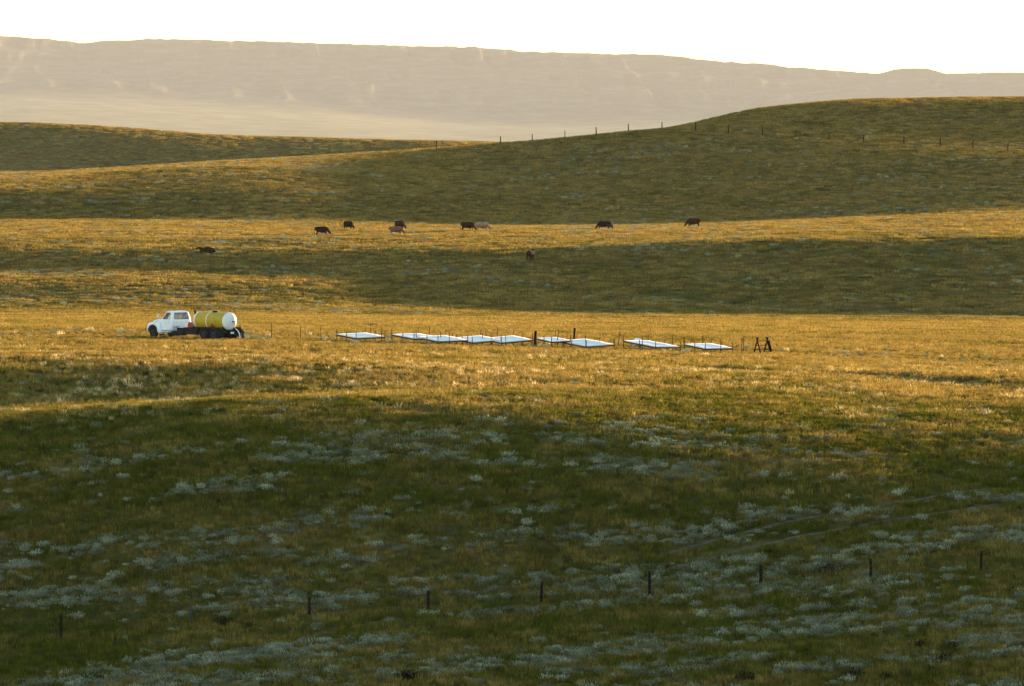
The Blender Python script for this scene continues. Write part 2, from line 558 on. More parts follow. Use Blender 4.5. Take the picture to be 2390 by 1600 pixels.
KM = 2.6
def mesa_z(x, d, want='z'):
    sh = x.shape
    xf, df = x.ravel() / KM, d.ravel() / KM
    px = np.clip(W0 / 2 + FPX * xf / df, -700, 3100)
    hc = np.stack([hermite(MDK, MH[:, c], df) for c in range(len(COLS))])
    zb = ZC - hermite(COLS, hc, px)
    pxs = W0 / 2 + FPX * xf / 16800.0
    top = ZC - (np.interp(pxs, [p[0] for p in SKY], [p[1] for p in SKY]) - YH) / FPX * 16800.0
    top = top + 5.0 * (fbm(xf / 22.0, df / 400.0, 71, 4) - 0.5)
    # spurs and gullies running down the face
    g = 1 - np.abs(2 * fbm(xf / 95.0 + df / 1500.0, df / 1100.0, 80, 3) - 1)
    g2 = fbm(xf / 700.0, df / 900.0, 83, 2)
    t = (df - 15500.0 - 700.0 * (g2 - 0.5) + 600.0 * (g - 0.75)) / 1300.0
    prof = np.interp(t, [-0.6, 0.0, 0.30, 0.36, 0.58, 0.63, 0.84, 0.90, 1.0], [0.0, 0.04, 0.20, 0.34, 0.46, 0.62, 0.74, 0.96, 1.0])
    z = zb + (np.maximum(top - zb, 0)) * np.maximum(prof, sstep(16650, 16800, df))
    z = np.where(df > 16800, top, z)
    z = z + 5.0 * sstep(6000, 9000, df) * (1 - sstep(15000, 16200, df)) * (fbm(xf / 400.0, df / 700.0, 90, 3) - 0.5) * 2
    # land drops off again behind the rim
    z = z - 0.02 * np.maximum(df - 17200, 0)
    if want == 'plain':
        return (1 - sstep(14000 + 1100 * (g2 - 0.5), 15400 + 1100 * (g2 - 0.5), df)).reshape(sh)
    return (ZC + (z - ZC) * KM).reshape(sh)

def mesa_mat():
    m, nt = new_mat('mesa_slopes')
    out = N(nt, 'ShaderNodeOutputMaterial')
    geo = N(nt, 'ShaderNodeNewGeometry')
    mp = N(nt, 'ShaderNodeMapping')
    mp.inputs['Scale'].default_value = (0.006, 0.0025, 0.05)
    n1 = N(nt, 'ShaderNodeTexNoise', i_Scale=1.0, i_Detail=8.0, i_Roughness=0.6)
    nt.links.new(geo.outputs['Position'], mp.inputs['Vector'])
    nt.links.new(mp.outputs[0], n1.inputs['Vector'])
    r = ramp(nt, [(0.32, (0.060, 0.054, 0.036)), (0.52, (0.085, 0.074, 0.050)), (0.70, (0.130, 0.108, 0.075))])
    r2 = ramp(nt, [(0.32, (0.200, 0.150, 0.070)), (0.52, (0.260, 0.195, 0.095)), (0.70, (0.320, 0.240, 0.125))])
    nt.links.new(n1.outputs['Fac'], r.inputs['Fac'])
    nt.links.new(n1.outputs['Fac'], r2.inputs['Fac'])
    rs = N(nt, 'ShaderNodeAttribute', attribute_name='dry')
    mx = N(nt, 'ShaderNodeMix', data_type='RGBA')
    nt.links.new(rs.outputs['Fac'], mx.inputs['Factor'])
    nt.links.new(r.outputs[0], mx.inputs['A'])
    nt.links.new(r2.outputs[0], mx.inputs['B'])
    b = N(nt, 'ShaderNodeBsdfDiffuse')
    nt.links.new(mx.outputs['Result'], b.inputs['Color'])
    nt.links.new(b.outputs[0], out.inputs['Surface'])
    return m
M['mesa'] = mesa_mat()
mcols = np.concatenate([np.geomspace(9000, 420, 18) * -1, np.arange(-400, 2800, 5), 2390 + np.geomspace(420, 9000, 18)])
mrows = np.concatenate([np.arange(5000, 12000, 350), np.arange(12000, 14800, 100), np.arange(14800, 16900, 22), np.arange(16900, 20001, 300)]) * KM
mesa = grid_mesh('mesa', mcols, mrows, mesa_z, M['mesa'], dry=lambda x, d: mesa_z(x, d, 'plain'))
tag(mesa, 'long flat topped mesa fading in haze on the horizon', None, None, 'structure')

# ------------------------------------------------------------------ plants: protos are unlinked meshes scattered by nodes
def tuft(n, rad, h, w, lean, seed, mat, name, dome=False):
    r = np.random.default_rng(seed)
    mb = MB()
    for k in range(n):
        a = r.uniform(0, 2 * math.pi)
        q = rad * math.sqrt(r.uniform(0, 1))
        x, y = q * math.cos(a), q * math.sin(a)
        hh = h * r.uniform(0.55, 1.15) * ((1 - 0.55 * (q / rad) ** 2) if dome else 1)
        l = lean * r.uniform(0.2, 1.0)
        la = a + r.normal(0, 0.8)
        tx, ty = x + l * hh * math.cos(la), y + l * hh * math.sin(la)
        fa = r.uniform(0, math.pi)
        wx, wy = 0.5 * w * math.cos(fa), 0.5 * w * math.sin(fa)
        mx_, my_ = x + 0.35 * (tx - x), y + 0.35 * (ty - y)
        mb.add([(x - wx, y - wy, -0.04), (x + wx, y + wy, -0.04), (mx_ + wx, my_ + wy, hh * 0.6), (mx_ - wx, my_ - wy, hh * 0.6), (tx, ty, hh)],
               [(0, 1, 2, 3), (3, 2, 4)])
    return bpy.data.objects.new(name, mb.mesh(name, mat))

def leafy(n, rx, ry, h, leaf, seed, mat, name, stems=7):
    """a low woody clump: twigs and many small leaf faces through a lumpy dome"""
    r = np.random.default_rng(seed)
    mb = MB()
    lob = [(r.uniform(-0.55, 0.55) * rx, r.uniform(-0.55, 0.55) * ry, r.uniform(0.55, 1.0)) for _ in range(5)]
    for k in range(stems):
        lx, ly, lh = lob[k % 5]
        mb.tube([(lx * 0.1, ly * 0.1, -0.05), (lx * 0.6, ly * 0.6, h * lh * 0.4), (lx, ly, h * lh * 0.8)], [0.014, 0.010, 0.005], 4, False)
    for k in range(n):
        lx, ly, lh = lob[r.integers(0, 5)]
        v = r.normal(0, 1, 3)
        v /= np.linalg.norm(v)
        rr = r.uniform(0.35, 1.0) ** 0.6
        p = np.array([lx + v[0] * rx * 0.52 * rr, ly + v[1] * ry * 0.52 * rr, max(0.0, h * lh * (0.45 + 0.55 * v[2] * rr))])
        d = np.array([v[0] * 0.5, v[1] * 0.5, 0.7 + 0.5 * r.uniform()])
        d = d / np.linalg.norm(d) * leaf * r.uniform(0.7, 1.5)
        s = np.cross(d, r.normal(0, 1, 3))
        s = s / (np.linalg.norm(s) + 1e-9) * leaf * 0.24
        mb.add([p - s, p + s, p + d], [(0, 1, 2)])
    return bpy.data.objects.new(name, mb.mesh(name, mat))

def proto_coll(name, objs):
    c = bpy.data.collections.new(name)
    for o in objs:
        c.objects.link(o)
    return c

def scatter(name, xs, ds, scl, coll, nproto, label, zoff=0.0, hscale=None):
    """points on the ground, one plant instance on each"""
    n = len(xs)
    z = terrain(xs, ds) + zoff
    me = bpy.data.meshes.new(name)
    me.vertices.add(n)
    me.vertices.foreach_set('co', np.stack([xs, ds, z], -1).astype(np.float32).ravel())
    sc = np.stack([scl, scl, scl if hscale is None else hscale], -1).astype(np.float32)
    rot = np.stack([np.zeros(n), np.zeros(n), rng.uniform(0, 6.283, n)], -1).astype(np.float32)
    a = me.attributes.new('scl', 'FLOAT_VECTOR', 'POINT'); a.data.foreach_set('vector', sc.ravel())
    a = me.attributes.new('rot', 'FLOAT_VECTOR', 'POINT'); a.data.foreach_set('vector', rot.ravel())
    a = me.attributes.new('pick', 'INT', 'POINT'); a.data.foreach_set('value', rng.integers(0, nproto, n).astype(np.int32))
    a = me.attributes.new('dry', 'FLOAT', 'POINT'); a.data.foreach_set('value', dry_and_lit(xs, ds).astype(np.float32))
    o = bpy.data.objects.new(name, me)
    C.objects.link(o)
    ng = bpy.data.node_groups.new(name + '_nodes', 'GeometryNodeTree')
    ng.interface.new_socket('Geometry', in_out='INPUT', socket_type='NodeSocketGeometry')
    ng.interface.new_socket('Geometry', in_out='OUTPUT', socket_type='NodeSocketGeometry')
    gi, go = ng.nodes.new('NodeGroupInput'), ng.nodes.new('NodeGroupOutput')
    ci = ng.nodes.new('GeometryNodeCollectionInfo')
    ci.inputs['Collection'].default_value = coll
    ci.inputs['Separate Children'].default_value = True
    ci.inputs['Reset Children'].default_value = True
    ip = ng.nodes.new('GeometryNodeInstanceOnPoints')
    ip.inputs['Pick Instance'].default_value = True
    def na(nm, t):
        k = ng.nodes.new('GeometryNodeInputNamedAttribute')
        k.data_type = t
        k.inputs['Name'].default_value = nm
        return [s for s in k.outputs if s.enabled and s.name == 'Attribute'][0]
    e2r = ng.nodes.new('FunctionNodeEulerToRotation')
    ng.links.new(gi.outputs[0], ip.inputs['Points'])
    ng.links.new(ci.outputs[0], ip.inputs['Instance'])
    ng.links.new(na('pick', 'INT'), ip.inputs['Instance Index'])
    ng.links.new(na('rot', 'FLOAT_VECTOR'), e2r.inputs[0])
    ng.links.new(e2r.outputs[0], ip.inputs['Rotation'])
    ng.links.new(na('scl', 'FLOAT_VECTOR'), ip.inputs['Scale'])
    ng.links.new(ip.outputs[0], go.inputs[0])
    md = o.modifiers.new('scatter', 'NODES')
    md.node_group = ng
    tag(o, label, None, None, 'stuff')
    return o

def rand_area(n, d0, d1, margin=950):
    """points spread evenly over the ground wedge in and around the view"""
    n = int(n * (W0 + 2 * margin) / 3230.0)
    d = np.sqrt(rng.uniform(d0 * d0, d1 * d1, n))
    px = rng.uniform(-margin, W0 + margin, n)
    return at(px, d), d

TRACK = [(1560, 1290), (1700, 1252), (1850, 1216), (2000, 1190), (2150, 1165), (2330, 1140)]
def track_points(dy):
    out = []
    for (px, y) in TRACK:
        out.append(find(px, y + dy, 405, 462))
    return out
TRK = [track_points(0), track_points(38)]
def near_track(x, d, w):
    k = np.zeros(len(x), bool)
    for pts in TRK:
        for (a, b) in zip(pts[:-1], pts[1:]):
            ax, ay = a; bx, by = b
            L2 = (bx - ax) ** 2 + (by - ay) ** 2
            t = np.clip(((x - ax) * (bx - ax) + (d - ay) * (by - ay)) / L2, 0, 1)
            k |= ((x - ax - t * (bx - ax)) ** 2 + (d - ay - t * (by - ay)) ** 2) < w * w
    return k

grass_protos = proto_coll('grass_tufts', [tuft(34, 0.26, 0.30, 0.020, 0.55, 100 + k, M['grass'], 'grass_tuft') for k in range(6)])
wide_protos = proto_coll('grass_swards', [tuft(90, 0.95, 0.30, 0.050, 0.5, 200 + k, M['grass'], 'grass_sward') for k in range(6)])
straw_protos = proto_coll('straw_tufts', [tuft(46, 0.22, 0.42, 0.018, 0.55, 300 + k, M['straw'], 'straw_tuft', True) for k in range(5)])
sage_objs = [leafy(210, 0.62, 0.50, 0.36, 0.085, 400 + k, M['sage'], 'sage_clump') for k in range(6)]
sage_protos = proto_coll('sage_clumps', sage_objs)

# short prairie grass, near slope, flat, far slopes
x1, d1 = rand_area(60000, 362, 475)
keep = ~near_track(x1, d1, 0.45)
x1, d1 = x1[keep], d1[keep]
x2, d2 = rand_area(85000, 475, 730)
xs, ds = np.concatenate([x1, x2]), np.concatenate([d1, d2])
sc = rng.uniform(0.6, 1.25, len(xs)) * (0.75 + 0.5 * fbm(xs / 5.0, ds / 5.0, 130, 2))
sc = sc * (1 - 0.5 * sstep(578, 590, ds) * (1 - sstep(612, 640, ds)))
scatter('prairie_grass', xs, ds, sc, grass_protos, 6, 'short prairie grass over the near slope and the flat')
x1, d1 = rand_area(42000, 730, 1010)
x2, d2 = rand_area(90000, 1010, 1720)
x3, d3 = rand_area(42000, 2300, 2900)
xs, ds = np.concatenate([x1, x2, x3]), np.concatenate([d1, d2, d3])
sc = rng.uniform(0.6, 1.3, len(xs)) * (1 + 0.35 * (ds > 2000))
scatter('hillside_grass', xs, ds, sc, wide_protos, 6, 'grass covering the far rolling slopes')

# cured straw coloured bunches on the sunlit flat, a few on the near slope
xs, ds = rand_area(60000, 452, 720)
w = fbm(xs / 5.0, ds / 4.0, 150, 3)
p = sstep(0.50, 0.66, w) * (0.03 + 0.97 * (1 - sstep(525, 585, ds)))
k = rng.uniform(0, 1, len(xs)) < 0.48 * p
xs, ds = xs[k], ds[k]
xb, db = rand_area(9000, 365, 452)
w = fbm(xb / 4.0, db / 4.0, 160, 3)
k = rng.uniform(0, 1, len(xb)) < 0.10 * sstep(0.5, 0.62, w) * (1 - 0.9 * sstep(385, 400, db))
xs, ds = np.concatenate([xs, xb[k]]), np.concatenate([ds, db[k]])
ssc = rng.uniform(0.55, 1.3, len(xs))
scatter('straw_bunches', xs, ds, ssc, straw_protos, 5, 'pale cured bunches of grass catching the low sun', hscale=ssc * 0.82)

# silver sage: the largest clumps singly, the rest as ground cover
def sage_density(x, d):
    w = fbm(x / 8.5, d / 1.8, 170, 3)
    big = fbm(x / 34.0, d / 8.0, 186, 2) - 0.05 * (1 - sstep(100, 800, W0 / 2 + FPX * x / d))
    return (0.04 + 1.7 * sstep(0.475, 0.575, w * 0.6 + big * 0.4)) * (1 - 0.9 * sstep(432, 446, d))
xs, ds = rand_area(62000, 364, 466)
k = rng.uniform(0, 1, len(xs)) < 0.30 * sage_density(xs, ds)
xs, ds = xs[k], ds[k]
k = ~near_track(xs, ds, 0.35)
xs, ds = xs[k], ds[k]
sc = 0.38 + 0.80 * rng.uniform(0, 1, len(xs)) ** 1.7
order = np.argsort(-sc / ds)
pxs = W0 / 2 + FPX * xs / ds
vis = [i for i in order if 10 < pxs[i] < 2380 and 372 < ds[i] < 455][:120]
for i in vis:
    o = bpy.data.objects.new('sagebrush', sage_objs[int(rng.integers(0, 6))].data)
    s = float(sc[i])
    o.location = (xs[i], ds[i], gz(xs[i], ds[i]))
    o.scale = (s * 1.1, s * 1.1, s)
    o.rotation_euler = (0, 0, float(rng.uniform(0, 6.28)))
    C.objects.link(o)
    tag(o, 'one of the larger silvery sage clumps on the near shaded slope', 'sagebrush', 'larger sage clumps on the near slope')
rest = np.setdiff1d(np.arange(len(xs)), np.array(vis))
x2, d2 = rand_area(30000, 466, 640)
w = fbm(x2 / 7.0, d2 / 5.0, 190, 3)
k = rng.uniform(0, 1, len(x2)) < 0.06 * sstep(0.52, 0.66, w)
x3, d3 = rand_area(60000, 985, 1500)
w3 = fbm(x3 / 16.0, d3 / 8.0, 195, 3)
k3 = rng.uniform(0, 1, len(x3)) < 0.26 * sstep(0.53, 0.66, w3)
xs = np.concatenate([xs[rest], x2[k], x3[k3]])
ds = np.concatenate([ds[rest], d2[k], d3[k3]])
sc = np.concatenate([sc[rest], rng.uniform(0.4, 1.0, k.sum()), rng.uniform(0.7, 1.5, k3.sum())])
scatter('silver_sage', xs, ds, sc, sage_protos, 6, 'low silvery sage spread over the slopes')

# dark shrubs, one by one
shrub_objs = [leafy(260, 0.60, 0.50, 0.50, 0.08, 500 + k, M['shrub'], 'shrub') for k in range(4)]
SHRUBS = [(527, 1462, 1.0, 'dark rounded shrub below the pale grey post of the near fence'),
          (2206, 1548, 1.05, 'tallest dark shrub near the lower right corner'),
          (2145, 1512, 0.9, 'low dark shrub up left of the tallest one at lower right'),
          (2228, 1517, 0.9, 'low spreading dark shrub just above the tallest one at lower right'),
          (2172, 1570, 0.75, 'small dark shrub just below the tallest one at lower right'),
          (215, 1594, 1.0, 'dark green shrub cut by the bottom edge at far left'),
          (950, 1586, 1.15, 'wide dark shrub on the bottom edge left of centre'),
          (1190, 1437, 0.8, 'small brownish dark shrub below the near fence near the middle'),
          (1668, 1483, 0.8, 'dark clump among pale sage right of centre at the bottom'),
          (1990, 1582, 1.0, 'dark low shrub at the bottom edge right of centre'),
          (2068, 1586, 0.8, 'small dark shrub at the bottom edge left of the lower right group'),
          (1875, 1531, 0.8, 'dark green low shrub amid sage left of the lower right group'),
          (1735, 1590, 1.0, 'dark shrub with yellowish rim on the bottom edge'),
          (2310, 899, 0.75, 'lone dark bush on the eroded bank at far right of the flat'),
          (1937, 1340, 1.2, 'low dark shrub on the near slope between two fence posts at right'),
          (380, 964, 0.7, 'dark little shrub just under the sunlit left crest')]
for i, (px, y, s, lab) in enumerate(SHRUBS):
    x, d = find(px, min(y, 1598), 366, 545)
    o = bpy.data.objects.new('shrub', shrub_objs[i % 4].data)
    o.location = (x, d, gz(x, d))
    o.scale = (s * 1.25, s * 1.25, s * 1.15)
    o.rotation_euler = (0, 0, i * 1.3)
    C.objects.link(o)
    tag(o, lab, 'shrub', 'dark shrubs')

# small dark forbs dotted through the grass
xs, ds = rand_area(26000, 366, 575)
w = fbm(xs / 3.0, ds / 2.6, 210, 2)
k = rng.uniform(0, 1, len(xs)) < 0.16 * sstep(0.5, 0.62, w) * (0.35 + 0.65 * sstep(430, 470, ds))
xs, ds = xs[k], ds[k]
forbs = proto_coll('forbs', [leafy(120, 0.6, 0.5, 0.45, 0.13, 600 + q, M['forb'], 'forb') for q in range(4)])
scatter('dark_forbs', xs, ds, rng.uniform(0.3, 0.75, len(xs)), forbs, 4, 'small dark green forbs dotted through the grass')

# wheel ruts climbing the near slope
tr = MB()
for pts in TRK:
    fine = []
    for (a, b) in zip(pts[:-1], pts[1:]):
        for t in np.linspace(0, 1, 40, endpoint=False):
            fine.append((a[0] + (b[0] - a[0]) * t, a[1] + (b[1] - a[1]) * t))
    vs, fs = [], []
    for i, (x, d) in enumerate(fine):
        w = 0.11 + 0.07 * math.sin(i * 0.7) * math.sin(i * 0.23)
        for s in (-1, 1):
            vs.append((x + s * w * 0.35, d - s * w, gz(x + s * w * 0.35, d - s * w) + 0.015))
        if i:
            fs.append((2 * i - 2, 2 * i - 1, 2 * i + 1, 2 * i))
    tr.add(vs, fs)
tag(tr.build('track', M['track']), 'pair of faint wheel ruts climbing the near slope', None, None, 'structure')

# ------------------------------------------------------------------ fences
def fence(name, label, posts, nwire, matkeys, rad, group=None, wire_r=0.004, square=False):
    """posts: (x, d, height, lean in x)"""
    x0, d0 = posts[0][0], posts[0][1]
    base = Vector((x0, d0, gz(x0, d0)))
    root = empty(name, base)
    tag(root, label, 'fence', group)
    tops = []
    for i, (x, d, h, lean) in enumerate(posts):
        z = gz(x, d)
        p = Vector((x, d, z)) - base
        mb = MB()
        top = p + Vector((lean * h, 0.02 * h * math.sin(i * 2.3), h))
        if square:
            mb.tube([p - Vector((0, 0, 0.25)), top], [rad, rad], 4)
        else:
            r = rad * (0.85 + 0.3 * ((i * 37) % 10) / 10)
            mb.tube([p - Vector((0, 0, 0.25)), p + (top - p) * 0.5 + Vector((0.01 * math.sin(i), 0, 0)), top], [r * 1.1, r, r * 0.9], 7)
        mb.build('post', M[matkeys[i % len(matkeys)]], root, smooth=False)
        tops.append((p, top))
    for w in range(nwire):
        t = (w + 1) / (nwire + 0.25)
        pts = []
        for (a, b) in zip(tops[:-1], tops[1:]):
            pa, pb = a[0] + (a[1] - a[0]) * t, b[0] + (b[1] - b[0]) * t
            for s in (0, 0.5):
                q = pa + (pb - pa) * s
                pts.append(q - Vector((0, rad * 1.1, 0.03 if s else 0)))
        a = tops[-1]
        pts.append(a[0] + (a[1] - a[0]) * t - Vector((0, rad * 1.1, 0)))
        MB().tube(pts, wire_r, 3, False).build('wire', M['wire'], root)
    return root

near_posts = []
for (px, yb, yt) in [(-120, 1521, 1468), (142, 1490, 1434), (446, 1454, 1415), (722, 1433, 1396), (1000, 1424, 1379), (1262, 1411, 1358), (1516, 1391, 1334),
                     (1775, 1373, 1319), (2032, 1355, 1304), (2289, 1337, 1286), (2540, 1322, 1270)]:
    x, d = find(px, yb, 385, 430)
    near_posts.append((x, d, max(0.9, (yb - yt) / FPX * d * 1.02), [0.0, 0.01, -0.02, 0.01, 0.0, 0.07, 0.0, 0.02, 0.0, 0.03, 0][len(near_posts)]))
fence('wire_fence', 'near wire fence with dark wooden posts crossing the shaded sage slope', near_posts, 4,
      ['wood_dark', 'wood_dark', 'wood_grey', 'wood_dark', 'wood_dark', 'wood_dark', 'wood_dark', 'wood_dark', 'wood_dark', 'wood_dark', 'wood_dark'], 0.078)

ridge_posts = []
for (px, yb) in [(1018, 346), (1168, 334), (1242, 330), (1319, 325), (1392, 319), (1467, 312), (1545, 307), (1623, 308), (1700, 311), (1780, 316),
                 (1858, 322), (1934, 328), (2015, 332), (2110, 336), (2195, 345), (2270, 350), (2352, 356), (2430, 360)]:
    x, d = find(px, yb, 1405, 1560)
    d = 1500.0 if px < 1580 else min(1500.0, max(1425.0, d))
    x = at(px, d)
    ridge_posts.append((x, d, 1.70 + 0.2 * math.sin(px), 0.06 * math.sin(px * 1.7)))
fence('wire_fence', 'distant wire fence climbing over the far right hill crest', ridge_posts, 3, ['wood_dark'], 0.10)

flat_front = [(at(px, d), d, h, l) for (px, d, h, l) in
              [(560, 604, 1.15, 0), (633, 602, 1.15, 0.02), (701, 600, 1.10, 0.01), (749, 598, 1.12, 0), (891, 595.5, 1.18, 0), (1049, 595, 1.05, 0.0),
               (1180, 594.8, 1.0, 0.0), (1367, 594.6, 1.05, 0), (1499, 594.4, 1.18, 0), (1596, 594.2, 1.2, 0.01), (1682, 594, 1.08, 0), (1731, 596, 1.15, 0.03)]]
fence('wire_fence', 'thin steel post fence running in front of the white sheeted frames', flat_front, 2, ['steel'], 0.026)
flat_back = [(at(px, d), d, h, l) for (px, d, h, l) in
             [(865, 608, 1.3, 0), (1002, 608, 1.25, 0), (1134, 608, 1.05, 0), (1161, 608, 1.3, 0), (1304, 608, 1.2, 0), (1442, 606, 1.25, 0.14),
              (1569, 607, 1.15, 0.05), (1639, 607, 1.1, 0.05), (1735, 606, 1.1, 0)]]
fence('wire_fence', 'thin steel post fence running behind the white sheeted frames', flat_back, 2, ['steel'], 0.026)

# ------------------------------------------------------------------ thick posts on the flat
def thick_post(px, d, h, r, lab):
    x = at(px, d)
    z = gz(x, d)
    mb = MB()
    mb.tube([(0, 0, -0.3), (0.0, 0, h * 0.5), (0.035 * h, 0, h - 0.04), (0.035 * h, 0, h)], [r * 1.15, r, r * 0.97, r * 0.85], 12)
    o = mb.build('wooden_post', M['wood_dark'], None, False)
    o.location = (x, d, z)
    tag(o, lab, 'post', 'thick posts by the sheeted frames')
thick_post(1249, 596, 1.30, 0.105, 'thick dark post standing in front of the white sheeted frames')
thick_post(1340, 607, 1.42, 0.085, 'thick dark post standing behind the white sheeted frames')

# ------------------------------------------------------------------ low frames covered with white sheeting
TABLES = [  # corner rows in the photograph: left, near, far (right follows), distance
    ((786, 778.7), (831, 787.4), (853, 775.3), 600.5, 'leftmost of the low frames under white sheeting'),
    ((914, 779.0), (966, 788.6), (976, 776.8), 601.5, 'second low white sheeted frame from the left'),
    ((971, 784.0), (1022, 795.0), (1040, 781.5), 599.5, 'third low white sheeted frame from the left'),
    ((1055, 787.5), (1102, 797.6), (1122, 781.8), 600.5, 'fourth low white sheeted frame from the left'),
    ((1126, 788.5), (1170, 798.0), (1198, 782.0), 600.0, 'fifth low white sheeted frame, left of the thick post in front'),
    ((1252, 788.0), (1287, 796.0), (1296, 785.5), 601.0, 'small low white sheeted frame just right of the thick front post'),
    ((1301, 794.0), (1368, 807.0), (1366, 789.5), 599.5, 'widest low white sheeted frame in front of the thick rear post'),
    ((1455, 793.5), (1530, 808.2), (1513, 793.6), 600.0, 'low white sheeted frame with a person bent low behind it'),
    ((1597, 801.8), (1646, 812.2), (1660, 800.4), 598.5, 'rightmost of the low frames under white sheeting'),
]
def covered_frame(Lc, Nc, Fc, d, lab):
    def P3(c, dd):
        return Vector((at(c[0], dd), dd, zrow(c[1], dd)))
    L, Nn, F = P3(Lc, d), P3(Nc, d - 3.4), P3(Fc, d + 1.0)
    R = Nn + F - L
    cen = (L + Nn + F + R) / 4
    base = Vector((cen.x, cen.y, gz(cen.x, cen.y)))
    root = empty('covered_frame', base)
    tag(root, lab, 'frame', 'low white sheeted frames on the flat')
    A, B, Cc, D = [p - base for p in (L, Nn, R, F)]
    # sheet with a little sag and thickness
    n = 10
    vs, fs = [], []
    for layer in (0, 1):
        for i in range(n + 1):
            for j in range(n + 1):
                u, v = i / n, j / n
                p = A + (B - A) * u + (D - A) * v
                sag = -0.05 * 16 * u * (1 - u) * v * (1 - v) - 0.03 * (math.sin(9 * u) * math.sin(7 * v)) * u * (1 - u) * 4
                if i in (0, n) or j in (0, n):
                    sag -= 0.05 if layer else 0
                vs.append((p.x, p.y, p.z + sag - 0.012 * layer))
    m_ = (n + 1) ** 2
    for i in range(n):
        for j in range(n):
            a = i * (n + 1) + j
            fs.append((a, a + 1, a + n + 2, a + n + 1))
            fs.append((m_ + a, m_ + a + n + 1, m_ + a + n + 2, m_ + a + 1))
    for j in range(n):
        for (a, b) in ((j, j + 1), (n * (n + 1) + j + 1, n * (n + 1) + j), ((j + 1) * (n + 1), j * (n + 1)), (j * (n + 1) + n, (j + 1) * (n + 1) + n)):
            fs.append((b, a, m_ + a, m_ + b))
    MB().add(vs, fs).build('sheet', M['sheet'], root, True)
    dz = Vector((0, 0, -0.10))
    for (a, b) in ((A, B), (B, Cc), (Cc, D), (D, A)):
        MB().tube([a + dz, b + dz], 0.06, 4).build('rail', M['wood_red'], root)
    for p in (A, B, Cc, D, (A + B) / 2, (Cc + D) / 2):
        w = p + base
        zg = gz(w.x, w.y) - base.z
        hgt = p.z + (0.42 if p in (A, B, Cc, D) else 0.30)
        MB().tube([(p.x, p.y, zg - 0.2), (p.x + 0.01, p.y, hgt)], [0.046, 0.034], 6).build('leg', M['wood_red'], root)
for t_ in TABLES:
    covered_frame(*t_)

# ------------------------------------------------------------------ sawhorse
def sawhorse(px, d):
    x = at(px, d)
    root = empty('sawhorse', (x, d, gz(x, d)), math.radians(46))
    tag(root, 'grey wooden sawhorse with crossed legs right of the sheeted frames', 'sawhorse')
    for e, xe in enumerate((-0.575, 0.575)):
        for s in (-1, 1):
            MB().tube([(xe, s * 0.42, -0.1), (xe + 0.02 * s, -s * 0.07, 1.28)], [0.078, 0.064], 4).build('leg', M['wood_dark'], root)
        MB().box((xe + 0.05, 0, 0.36), (0.03, 0.50, 0.09)).build('brace', M['wood_grey'], root)
    for (y, z, m_) in ((0.0, 1.00, 'wood_grey'), (0.14, 0.64, 'wood_red'), (-0.22, 0.34, 'wood_grey')):
        MB().box((0, y, z), (1.12, 0.03, 0.045)).build('rail', M[m_], root)
    MB().box((0.64, -0.26, 0.52), (0.04, 0.16, 1.05), Matrix.Rotation(-0.3, 3, 'X')).build('board', M['wood_dark'], root)
sawhorse(1779, 598)

